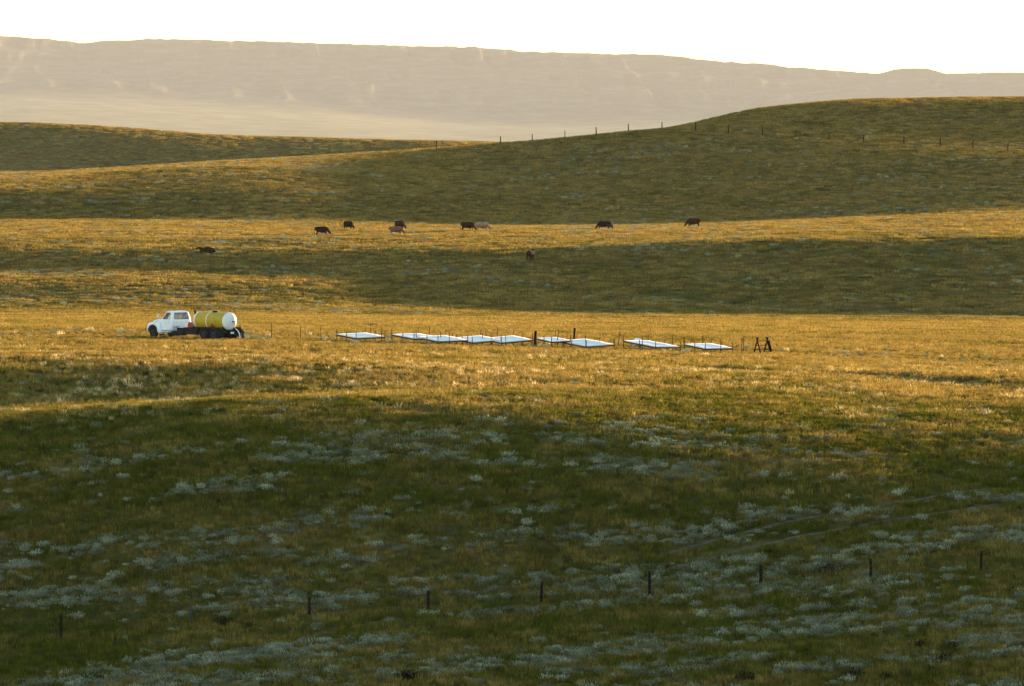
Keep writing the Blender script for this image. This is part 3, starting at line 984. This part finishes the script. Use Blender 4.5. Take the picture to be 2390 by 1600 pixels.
# ------------------------------------------------------------------ tanker truck  (local: X forward, Y left, Z up)
def truck(px, d, heading):
    x = at(px, d)
    root = empty('tank_truck', (x, d, gz(x, d) - 0.02), math.radians(90) + heading)
    tag(root, 'old white truck carrying a yellow water tank with white ends', 'truck')
    P = lambda mb, n, m_, par=root, sm=False: mb.build(n, M[m_], par, sm)

    # --- cab: rounded shell with window openings
    def ring(x0, x1, hw, z, r=0.16, n=5):
        pts = []
        for (cx, cy, a0) in ((x1 - r, hw - r, 0), (x0 + r, hw - r, 90), (x0 + r, -hw + r, 180), (x1 - r, -hw + r, 270)):
            for k in range(n):
                a = math.radians(a0 + 90 * k / (n - 1))
                pts.append((cx + r * math.cos(a), cy + r * math.sin(a), z))
        # straight sides split in three
        out = []
        m_ = len(pts)
        for i in range(m_):
            out.append(pts[i])
            if i % n == n - 1:
                a, b = pts[i], pts[(i + 1) % m_]
                for t in (0.06, 0.5, 0.94):
                    out.append(tuple(a[k] + (b[k] - a[k]) * t for k in range(3)))
        return out
    levels = [(-0.02, 1.34, 0.99, 0.58), (0.0, 1.36, 1.01, 0.80), (0.0, 1.36, 1.01, 1.25), (0.02, 1.34, 0.99, 1.49), (0.11, 1.00, 0.86, 1.97), (0.15, 0.94, 0.82, 2.05), (0.30, 0.80, 0.66, 2.105)]
    rings = [ring(*l, r=(0.16 if l[3] < 1.9 else 0.14)) for l in levels]
    nr = len(rings[0])
    vs = [p for r in rings for p in r]
    fs, panes = [], {}
    # side order after each corner of 5: back of left side = index 5..., see ring()
    for i in range(len(rings) - 1):
        for k in range(nr):
            q = (i * nr + k, i * nr + (k + 1) % nr, (i + 1) * nr + (k + 1) % nr, (i + 1) * nr + k)
            seg = k % 8
            if i == 3 and seg in (5, 6):
                panes.setdefault(k // 8, []).append(q)
                continue
            fs.append(q)
    fs.append(tuple((len(rings) - 1) * nr + k for k in range(nr)))
    fs.append(tuple(nr - 1 - k for k in range(nr)))
    cab = MB().add(vs, fs).build('cab', M['white'], root, True)
    so = cab.modifiers.new('thick', 'SOLIDIFY')
    so.thickness = 0.03
    names = {0: 'left window', 1: 'rear window', 2: 'right window', 3: 'windscreen'}
    for side, qs in panes.items():
        cx = sum((Vector(vs[i]) for q in qs for i in q), Vector()) / (4 * len(qs))
        mb = MB()
        for q in qs:
            mb.add([Vector(vs[i]) + (cx - Vector(vs[i])) * 0.004 for i in q], [(0, 1, 2, 3)])
        g = mb.build('window', M['glass'], root)
        # rubber surround
        a, b = qs[0], qs[-1]
        loop = [Vector(vs[a[0]]), Vector(vs[b[1]]), Vector(vs[b[2]]), Vector(vs[a[3]])]
        ctr = sum(loop, Vector()) / 4
        nrm = (loop[1] - loop[0]).cross(loop[3] - loop[0]).normalized()
        lp = [p + (ctr - p) * 0.02 - nrm * 0.0 for p in loop]
        MB().tube(lp + [lp[0]], 0.018, 5, False).build('window_seal', M['black'], g)
    # door skins with handle and shut line
    for s in (1, -1):
        dr = P(MB().box((0.72, s * 1.012, 1.04), (1.02, 0.03, 0.80)), 'door', 'white')
        P(MB().box((0.33, s * 1.04, 1.30), (0.16, 0.03, 0.03)), 'door_handle', 'chrome', dr)
    P(MB().box((-0.03, 0, 0.95), (0.02, 1.62, 0.025)).box((-0.03, 0, 1.28), (0.02, 1.62, 0.02)), 'rear_panel_rib', 'white')
    # worn dark lettering low on the back of the cab
    lt = MB()
    for k, (yy, zz, ly, lz) in enumerate([(0.80, 0.86, 0.03, 0.22), (0.72, 0.94, 0.12, 0.03), (0.70, 0.84, 0.10, 0.03), (0.58, 0.88, 0.03, 0.16), (0.52, 0.80, 0.12, 0.035),
                                          (0.50, 0.92, 0.03, 0.10), (0.40, 0.86, 0.03, 0.2), (0.34, 0.78, 0.10, 0.04), (0.32, 0.90, 0.05, 0.05)]):
        lt.box((-0.025, yy, zz), (0.012, ly, lz))
    P(lt, 'lettering', 'letter')
    # roof drip rail, bench seat, wheel
    P(MB().box((0.42, 0, 0.92), (0.5, 1.6, 0.36)).box((0.22, 0, 1.16), (0.14, 1.6, 0.52)), 'bench_seat', 'seat')
    stw = MB()
    stw.tube([(0.92 + 0.06 * math.sin(a), 0.45 + 0.2 * math.cos(a), 1.45 + 0.19 * math.sin(a)) for a in np.linspace(0, 6.283, 17)], 0.016, 5, False)
    P(stw, 'steering_wheel', 'black')
    # --- hood and nose
    hv = []
    prof = [(1.30, 0.62, 1.10, 1.50), (1.60, 0.60, 1.10, 1.51), (2.30, 0.55, 1.05, 1.46), (2.85, 0.50, 1.00, 1.36), (3.02, 0.48, 0.95, 1.22), (3.05, 0.48, 0.60, 0.95)]
    mb = MB()
    for (xx, hw, zl, zh) in prof:
        for k in range(9):
            a = math.pi * k / 8
            hv.append((xx, hw * math.copysign(abs(math.cos(a)) ** 0.45, math.cos(a)), zl + (zh - zl) * math.sin(a) ** 0.5 if 0 < k < 8 else zl))
    hf = []
    for i in range(len(prof) - 1):
        for k in range(8):
            hf.append((i * 9 + k, i * 9 + k + 1, (i + 1) * 9 + k + 1, (i + 1) * 9 + k))
    hf.append(tuple(5 * 9 + k for k in range(9)))
    P(mb.add(hv, hf), 'hood', 'white', sm=True)
    P(MB().box((3.04, 0, 0.92), (0.06, 1.30, 0.50)), 'grille', 'black')
    # --- front fenders: arched skin round each wheel
    for s in (1, -1):
        mb = MB()
        arch = []
        for k in range(19):
            a = math.radians(-12 + 196 * k / 18)
            arch.append((2.30 + 0.60 * math.cos(a), 0.50 + 0.50 * math.sin(a)))
        outer = []
        for k in range(19):
            t = k / 18
            ox = 3.08 - 0.06 * math.sin(math.pi * t) - t * 1.76
            top = 1.16 if t < 0.45 else 1.16 + 0.04 * (t - 0.45)
            if t < 0.16: oz = 0.60 + (top - 0.60) * (t / 0.16) ** 0.6
            elif t > 0.86: oz = top - (top - 0.30) * ((t - 0.86) / 0.14) ** 1.5
            else: oz = top
            outer.append((ox, oz))
        vs2, fs2 = [], []
        for (ax, az), (ox, oz) in zip(arch, outer):
            for (yy, w) in ((1.03, 0), (1.05, 0.5), (1.00, 1.0), (0.48, 1.0)):
                vx, vz = ax + (ox - ax) * w, az + (oz - az) * w
                if yy == 0.48: vz += 0.05
                vs2.append((vx, s * yy, vz))
        for k in range(18):
            for j in range(3):
                f = (k * 4 + j, k * 4 + j + 1, (k + 1) * 4 + j + 1, (k + 1) * 4 + j)
                fs2.append(f if s > 0 else f[::-1])
        fd = mb.add(vs2, fs2).build('fender', M['white'], root, True)
        sm2 = fd.modifiers.new('thick', 'SOLIDIFY'); sm2.thickness = 0.02
        P(MB().lathe_x([(3.06, 0.001), (3.10, 0.07), (3.06, 0.11), (3.0, 0.12)], 16, (0, s * 0.78, 0.98)), 'headlight', 'chrome')
        P(MB().box((0.72, s * 1.0, 0.50), (1.30, 0.30, 0.05)), 'running_board', 'white')
        P(MB().box((1.50, s * 0.80, 0.50), (0.06, 0.40, 0.60)), 'splash_panel', 'black')
        # mirror on a bracket
        mr = P(MB().tube([(1.28, s * 1.0, 1.45), (1.34, s * 1.24, 1.55), (1.34, s * 1.24, 1.92), (1.16, s * 0.92, 1.92)], 0.014, 5), 'mirror_bracket', 'chrome')
        P(MB().box((1.34, s * 1.26, 1.72), (0.05, 0.17, 0.30)), 'mirror', 'chrome', mr)
    P(MB().box((3.16, 0, 0.62), (0.10, 2.05, 0.22)), 'front_bumper', 'black')
    # --- chassis
    for s in (1, -1):
        P(MB().box((-1.75, s * 0.42, 0.70), (9.2, 0.10, 0.24)), 'frame_rail', 'black')
    P(MB().tube([(-0.55, 0.80, 0.40), (0.45, 0.80, 0.40)], 0.20, 14), 'fuel_tank', 'black')
    P(MB().box((-1.0, 0.78, 0.44), (0.70, 0.42, 0.36)), 'battery_box', 'black')
    P(MB().box((-2.15, 0.72, 0.56), (1.3, 0.40, 0.40)), 'tool_box', 'black')
    P(MB().box((-1.6, 0, 0.40), (1.0, 0.10, 0.10)).tube([(1.6, 0, 0.55), (-3.6, 0, 0.48)], 0.05, 8), 'drive_shaft', 'black')
    # --- wheels
    def wheel(xx, yy, r, w, s):
        t = P(MB().lathe_y([(-w / 2, r * 0.58), (-w / 2, r * 0.86), (-w / 2 + 0.03, r * 0.97), (-w / 4, r), (w / 4, r), (w / 2 - 0.03, r * 0.97), (w / 2, r * 0.86), (w / 2, r * 0.58), (-w / 2, r * 0.58)], 28, (xx, yy, r)), 'tyre', 'rubber', sm=True)
        o_ = s * (w / 2 - 0.05)
        P(MB().lathe_y([(o_, 0.001), (o_ + s * 0.04, 0.09), (o_, 0.12), (o_ - s * 0.03, r * 0.42), (o_ + s * 0.03, r * 0.56), (o_ + s * 0.03, r * 0.59)], 20, (xx, yy, r)), 'rim', 'rim', t)
    for s in (1, -1):
        wheel(2.30, s * 0.90, 0.46, 0.25, s)
        for ax in (-3.92, -5.12):
            wheel(ax, s * 0.96, 0.47, 0.24, s)
            wheel(ax, s * 0.68, 0.47, 0.24, -s)
        P(MB().box((-5.80, s * 0.84, 0.62), (0.02, 0.60, 0.72)), 'mud_flap', 'black')
        P(MB().box((-4.0, s * 0.78, 0.90), (3.6, 0.06, 0.12)), 'side_rail', 'black')
    for ax in (2.30, -3.92, -5.12):
        P(MB().tube([(ax, -0.95, 0.46), (ax, 0.95, 0.46)], 0.07, 8), 'axle', 'black')
    # --- water tank
    r, zc, xf, xr = 0.69, 1.43, -2.20, -5.86
    shell = P(MB().lathe_x([(xf - 0.20, r), (xr + 0.10, r)], 40, (0, 0, zc)), 'tank', 'yellow', sm=True)
    P(MB().lathe_x([(xf + 0.16, 0.001), (xf + 0.14, 0.30), (xf + 0.08, 0.50), (xf, r - 0.03), (xf - 0.06, r), (xf - 0.21, r + 0.003)], 40, (0, 0, zc)), 'front_head', 'white', shell, True)
    P(MB().lathe_x([(xr - 0.16, 0.001), (xr - 0.14, 0.30), (xr - 0.08, 0.50), (xr, r - 0.03), (xr + 0.05, r), (xr + 0.11, r + 0.003)], 40, (0, 0, zc)), 'rear_head', 'white', shell, True)
    for xb in (-3.75,):
        P(MB().lathe_x([(xb - 0.045, r), (xb - 0.04, r + 0.012), (xb + 0.04, r + 0.012), (xb + 0.045, r)], 40, (0, 0, zc)), 'strap', 'sheet', shell, True)
    P(MB().tube([(-4.1, 0, zc + r - 0.03), (-4.1, 0, zc + r + 0.07)], 0.22, 16).tube([(-4.1, 0, zc + r + 0.06), (-4.1, 0, zc + r + 0.10)], 0.25, 16), 'hatch', 'black', shell)
    # red painted triangle low on the left flank
    rp = MB()
    rv, rf = [], []
    for i in range(9):
        for j in range(7):
            u, v = i / 8, j / 6
            wv = (1 - v)
            a = math.radians(-48 + 40 * v)
            rv.append((-4.42 + (u - 0.5) * 0.62 * wv - 0.08 * v, (r + 0.007) * math.cos(a), zc + (r + 0.007) * math.sin(a)))
    for i in range(8):
        for j in range(6):
            rf.append((i * 7 + j, (i + 1) * 7 + j, (i + 1) * 7 + j + 1, i * 7 + j + 1))
    P(rp.add(rv, rf), 'red_patch', 'red', shell, True)
    for xb in (-2.8, -4.0, -5.3):
        P(MB().box((xb, 0, 0.86), (0.14, 1.15, 0.20)), 'saddle', 'black')
    # rear fittings
    P(MB().tube([(xr - 0.10, -0.14, zc - 0.02), (xr - 0.24, -0.14, zc - 0.02)], 0.06, 10), 'sight_port', 'black', shell)
    P(MB().tube([(xr - 0.20, -0.30, zc + 0.02), (xr - 0.20, -0.32, zc - 0.42)], 0.022, 6), 'sight_tube', 'rim', shell)
    P(MB().tube([(xr - 0.05, -0.30, zc - 0.5), (xr - 0.3, -0.34, zc - 0.53)], 0.06, 10), 'outlet_valve', 'red')
    P(MB().tube([(xr - 0.26, -0.32, zc - 0.56), (xr - 0.50, -0.36, zc - 0.70), (xr - 0.68, -0.38, zc - 0.95), (xr - 0.76, -0.38, 0.12)], 0.04, 8), 'outlet_hose', 'sheet')
    P(MB().tube([(xr - 0.1, -0.62, 0.92), (xr - 0.42, -0.66, 0.84), (xr - 0.66, -0.70, 0.66), (xr - 0.72, -0.70, 0.12)], [0.09, 0.10, 0.11, 0.08], 6), 'rear_drop_pipe', 'black')
    P(MB().box((xr - 0.30, 0, 0.66), (0.10, 1.9, 0.16)), 'rear_bumper', 'black')
    for yy in (-0.02, 0.16):
        P(MB().box((xr - 0.36, yy, 0.55), (0.012, 0.14, 0.15)), 'plate', 'plate')
    # hose reel and stack in the gap behind the cab
    P(MB().lathe_y([(-0.24, 0.001), (-0.24, 0.30), (-0.20, 0.30), (-0.20, 0.16), (0.20, 0.16), (0.20, 0.30), (0.24, 0.30), (0.24, 0.001)], 22, (-1.05, -0.22, 0.98)), 'hose_reel', 'red')
    P(MB().box((-1.5, 0, 0.84), (1.2, 1.2, 0.06)), 'deck', 'black')
    P(MB().tube([(-1.55, -0.10, 0.80), (-1.55, -0.10, 2.0)], 0.05, 8).tube([(-1.55, -0.10, 1.94), (-1.55, -0.10, 2.20)], 0.10, 10), 'exhaust_stack', 'black')
    return root
TRX = 424.0
truck(TRX, 600.0, math.radians(42))

# ------------------------------------------------------------------ bodies grown from joined limbs (cattle, person)
def body_mesh(name, limbs, mat, voxel, smooth_it=4):
    """limbs: list of chains of (x, y, z, r); joined and remeshed to ONE continuous surface"""
    mb = MB()
    for ch in limbs:
        fine_p, fine_r = [], []
        for (a, b) in zip(ch[:-1], ch[1:]):
            for t in np.linspace(0, 1, 5, endpoint=False):
                fine_p.append([a[k] + (b[k] - a[k]) * t for k in range(3)])
                fine_r.append(a[3] + (b[3] - a[3]) * t)
        fine_p.append(list(ch[-1][:3])); fine_r.append(ch[-1][3])
        # rounded ends
        d0 = (Vector(fine_p[0]) - Vector(fine_p[1])).normalized()
        d1 = (Vector(fine_p[-1]) - Vector(fine_p[-2])).normalized()
        pre = [(Vector(fine_p[0]) + d0 * fine_r[0] * s, fine_r[0] * math.sqrt(max(1 - s * s, 0.0025))) for s in (0.98, 0.8, 0.45)]
        post = [(Vector(fine_p[-1]) + d1 * fine_r[-1] * s, fine_r[-1] * math.sqrt(max(1 - s * s, 0.0025))) for s in (0.45, 0.8, 0.98)]
        pts = [p for p, _ in pre] + fine_p + [p for p, _ in post]
        rs = [q for _, q in pre] + fine_r + [q for _, q in post]
        mb.tube(pts, rs, 14)
    o = mb.build(name, mat, None, True)
    rm = o.modifiers.new('skin', 'REMESH')
    rm.mode = 'VOXEL'; rm.voxel_size = voxel; rm.use_smooth_shade = True
    sm = o.modifiers.new('soft', 'SMOOTH'); sm.iterations = smooth_it; sm.factor = 0.5
    dg = bpy.context.evaluated_depsgraph_get()
    me = bpy.data.meshes.new_from_object(o.evaluated_get(dg))
    old = o.data
    bpy.data.objects.remove(o)
    bpy.data.meshes.remove(old)
    return me

def cow_limbs(pose):
    L = []
    if pose == 'lying':
        L.append([(-0.85, 0, 0.42, 0.30), (-0.3, 0, 0.46, 0.40), (0.35, 0, 0.46, 0.38), (0.7, 0, 0.50, 0.28)])
        L.append([(0.65, 0, 0.55, 0.24), (0.95, 0.05, 0.72, 0.16), (1.15, 0.08, 0.78, 0.13), (1.42, 0.12, 0.62, 0.085)])
        for s in (-1, 1):
            L.append([(-0.6, s * 0.25, 0.3, 0.2), (-0.2, s * 0.5, 0.22, 0.13), (-0.55, s * 0.58, 0.08, 0.07), (-0.8, s * 0.55, 0.06, 0.06)])
            L.append([(0.5, s * 0.22, 0.3, 0.15), (0.85, s * 0.30, 0.14, 0.08), (0.6, s * 0.36, 0.07, 0.06)])
            L.append([(1.12, 0.08 + s * 0.10, 0.86, 0.04), (1.10, 0.08 + s * 0.26, 0.86, 0.03)])
        L.append([(-1.1, 0, 0.5, 0.04), (-1.25, 0.1, 0.1, 0.03)])
        return L
    L.append([(-0.80, 0, 1.06, 0.27), (-0.45, 0, 0.97, 0.37), (0.0, 0, 0.90, 0.42), (0.40, 0, 0.93, 0.40), (0.66, 0, 1.00, 0.27)])
    L.append([(-0.86, 0, 1.18, 0.16), (-0.3, 0, 1.16, 0.20), (0.5, 0, 1.18, 0.19)])
    for s in (-1, 1):
        L.append([(-0.72, s * 0.16, 0.92, 0.22), (-0.62, s * 0.20, 0.68, 0.14), (-0.80, s * 0.20, 0.44, 0.075), (-0.76, s * 0.20, 0.20, 0.055), (-0.72, s * 0.20, 0.05, 0.068)])
        f = 0.10 * s
        L.append([(0.48, s * 0.17, 0.86, 0.18), (0.50 + f, s * 0.19, 0.58, 0.10), (0.50 + f * 1.4, s * 0.19, 0.40, 0.072), (0.48 + f * 1.5, s * 0.19, 0.18, 0.052), (0.52 + f * 1.5, s * 0.19, 0.05, 0.066)])
    L.append([(-1.02, 0, 1.20, 0.04), (-1.10, 0, 0.95, 0.03), (-1.10, 0.02, 0.55, 0.035), (-1.10, 0.02, 0.42, 0.05)])
    if pose == 'graze':
        L.append([(0.55, 0, 1.02, 0.26), (0.86, 0, 0.80, 0.18), (1.06, 0, 0.55, 0.14), (1.16, 0, 0.42, 0.125), (1.30, 0, 0.16, 0.075)])
        hx, hz = 1.08, 0.52
    else:
        L.append([(0.55, 0, 1.06, 0.25), (0.82, 0.0, 1.26, 0.17), (1.00, 0.02, 1.38, 0.135), (1.10, 0.02, 1.36, 0.12), (1.36, 0.06, 1.16, 0.08)])
        hx, hz = 1.00, 1.44
    for s in (-1, 1):
        L.append([(hx, s * 0.10, hz, 0.045), (hx - 0.03, s * 0.27, hz - 0.02, 0.028)])
    return L

def hide_mat(name, col, var=0.35):
    return pbr(name, col, 0.95, var=var, scale=2.2, bump=0.2, spec=0.03)
HID = {'black_brown': hide_mat('hide_black_brown', (0.011, 0.0042, 0.0020)), 'brown': hide_mat('hide_brown', (0.024, 0.0072, 0.0028)),
       'red': hide_mat('hide_red_brown', (0.030, 0.0085, 0.0035)), 'tan': hide_mat('hide_tan', (0.150, 0.066, 0.036)), 'cream': hide_mat('hide_cream', (0.235, 0.150, 0.085))}
COWM = {}
def cow(px, y, d0, d1, pose, hide, facing, s, lab):
    """facing: degrees, 0 = towards +X (right in the picture), 90 = away"""
    if (pose, hide) not in COWM:
        base = COWM.get(pose)
        if base is None:
            base = body_mesh('cow', cow_limbs(pose), HID[hide], 0.035)
            COWM[pose] = base
            me = base
        else:
            me = base.copy()
            me.materials.clear()
            me.materials.append(HID[hide])
        if len(me.materials) == 0:
            me.materials.append(HID[hide])
        COWM[(pose, hide)] = me
    x, d = find(px, y, d0, d1)
    o = bpy.data.objects.new('cow', COWM[(pose, hide)])
    o.location = (x, d, gz(x, d) - 0.03)
    o.rotation_euler = (0, 0, math.radians(facing))
    o.scale = (s * 1.08, s * 1.12, s * 1.12)
    C.objects.link(o)
    tag(o, lab, 'cow', 'cattle grazing beyond the flat')
cow(752, 551, 1140, 1200, 'graze', 'black_brown', 8, 1.0, 'dark brown cow grazing rightward, leftmost standing one of the herd')
cow(814, 537, 1200, 1275, 'graze', 'black_brown', 52, 1.0, 'dark cow seen from behind at an angle, on the bright strip between two grazing cows')
cow(934, 537, 1200, 1275, 'graze', 'red', 48, 1.02, 'dark red cow standing just behind the tan one')
cow(925, 550, 1140, 1200, 'graze', 'tan', 5, 1.0, 'tan cow grazing rightward in front of the dark red one')
cow(1092, 540, 1190, 1260, 'graze', 'brown', -12, 1.0, 'brown cow grazing with its muzzle near the cream cow')
cow(1126, 540, 1190, 1270, 'graze', 'cream', 10, 1.02, 'cream coloured cow grazing at the middle of the bright strip')
cow(1409, 537, 1190, 1270, 'graze', 'black_brown', 172, 0.98, 'dark cow of the overlapping pair, the left one')
cow(1421, 536, 1200, 1285, 'graze', 'black_brown', 62, 0.98, 'dark cow of the overlapping pair, the right one turned away')
cow(1618, 532, 1190, 1275, 'graze', 'brown', 183, 1.06, 'dark brown cow grazing leftward, rightmost of the herd')
cow(1239, 607, 1075, 1120, 'stand', 'brown', 68, 0.95, 'lone brown cow standing head up on the green slope below the herd')
cow(483, 591, 1080, 1135, 'lying', 'brown', 176, 1.0, 'dark brown cow lying down on the left slope')

# ------------------------------------------------------------------ person bent low behind a sheeted frame
def person(px, d):
    x = at(px, d)
    M['skin'] = pbr('skin', (0.42, 0.24, 0.17), 0.6, var=0.1)
    M['shirt'] = pbr('white_shirt', (0.80, 0.80, 0.80), 0.8, var=0.04, bump=0.3)
    M['jeans'] = pbr('blue_jeans', (0.07, 0.09, 0.15), 0.85, var=0.2)
    M['hairm'] = pbr('brown_hair', (0.06, 0.035, 0.02), 0.7, var=0.3)
    M['boot'] = pbr('pale_boots', (0.30, 0.24, 0.17), 0.8, var=0.2)
    root_l = []
    # facing -X, on hands and knees
    root_l.append([(0.24, 0, 0.58, 0.15), (0.05, 0, 0.62, 0.14), (-0.15, 0, 0.64, 0.15), (-0.28, 0, 0.60, 0.13)])
    root_l.append([(-0.30, 0, 0.58, 0.07), (-0.42, 0, 0.52, 0.06), (-0.50, 0, 0.47, 0.095), (-0.56, 0, 0.42, 0.085)])
    root_l.append([(-0.60, 0, 0.45, 0.03), (-0.625, 0, 0.43, 0.02)])
    for s in (-1, 1):
        root_l.append([(-0.26, s * 0.17, 0.58, 0.07), (-0.32, s * 0.24, 0.36, 0.05), (-0.44, s * 0.22, 0.12, 0.036), (-0.50, s * 0.21, 0.05, 0.035)])
        for k in range(4):
            yy = s * 0.21 + (k - 1.5) * 0.024
            root_l.append([(-0.50, yy, 0.045, 0.012), (-0.56 - 0.008 * (k in (1, 2)), yy, 0.05, 0.010), (-0.60 - 0.01 * (k in (1, 2)), yy, 0.025, 0.009)])
        root_l.append([(-0.49, s * 0.17, 0.045, 0.013), (-0.53, s * 0.145, 0.035, 0.011)])
        root_l.append([(0.24, s * 0.11, 0.54, 0.12), (0.18, s * 0.14, 0.30, 0.09), (0.14, s * 0.15, 0.09, 0.075), (0.40, s * 0.15, 0.08, 0.07), (0.58, s * 0.15, 0.08, 0.05), (0.66, s * 0.15, 0.05, 0.045)])
        root_l.append([(-0.49, s * 0.095, 0.475, 0.02), (-0.485, s * 0.105, 0.50, 0.018)])
    me = body_mesh('person', root_l, M['skin'], 0.016, 2)
    if len(me.materials) == 0: me.materials.append(M['skin'])
    o = bpy.data.objects.new('person', me)
    o.location = (x, d, gz(x, d))
    o.rotation_euler = (0, 0, math.radians(12))
    C.objects.link(o)
    tag(o, 'person in a white shirt bent low on hands and knees behind a sheeted frame', 'person')
    sh = [[(0.20, 0, 0.62, 0.17), (0.04, 0, 0.68, 0.18), (-0.14, 0, 0.70, 0.18), (-0.27, 0, 0.63, 0.14)]]
    for s in (-1, 1):
        sh.append([(-0.22, s * 0.14, 0.62, 0.10), (-0.30, s * 0.22, 0.46, 0.075), (-0.33, s * 0.24, 0.36, 0.068)])
    je = [[(0.28, 0, 0.58, 0.165), (0.16, 0, 0.60, 0.16)]]
    bo = []
    for s in (-1, 1):
        je.append([(0.25, s * 0.11, 0.54, 0.135), (0.18, s * 0.14, 0.30, 0.105), (0.14, s * 0.15, 0.10, 0.09), (0.38, s * 0.15, 0.09, 0.082), (0.56, s * 0.15, 0.09, 0.07)])
        bo.append([(0.55, s * 0.15, 0.10, 0.062), (0.66, s * 0.15, 0.09, 0.058), (0.70, s * 0.15, 0.03, 0.05), (0.70, s * 0.15, -0.02, 0.04)])
    hr = [[(-0.46, 0, 0.50, 0.090), (-0.50, 0, 0.50, 0.098), (-0.535, 0, 0.475, 0.085)]]
    for (nm, limbs, mk) in (('shirt', sh, 'shirt'), ('jeans', je, 'jeans'), ('boots', bo, 'boot'), ('hair', hr, 'hairm')):
        m2 = body_mesh(nm, limbs, M[mk], 0.018, 2)
        if len(m2.materials) == 0: m2.materials.append(M[mk])
        c = bpy.data.objects.new(nm, m2)
        C.objects.link(c)
        c.parent = o
person(1489, 602.2)

# ------------------------------------------------------------------ haze: the air itself
HAZE = 0.98e-5
hz = MB().box((0, 26250, 0), (36000, 53500, 720))
ho = hz.build('haze', None)
hm, nt = new_mat('haze_air')
out = N(nt, 'ShaderNodeOutputMaterial')
pv = N(nt, 'ShaderNodeVolumePrincipled')
pv.inputs['Color'].default_value = (0.67, 0.645, 0.625, 1)
pv.inputs['Density'].default_value = HAZE
pv.inputs['Anisotropy'].default_value = 0.0
nt.links.new(pv.outputs[0], out.inputs['Volume'])
ho.data.materials.append(hm)
tag(ho, 'pale evening haze filling the air', None, None, 'stuff')
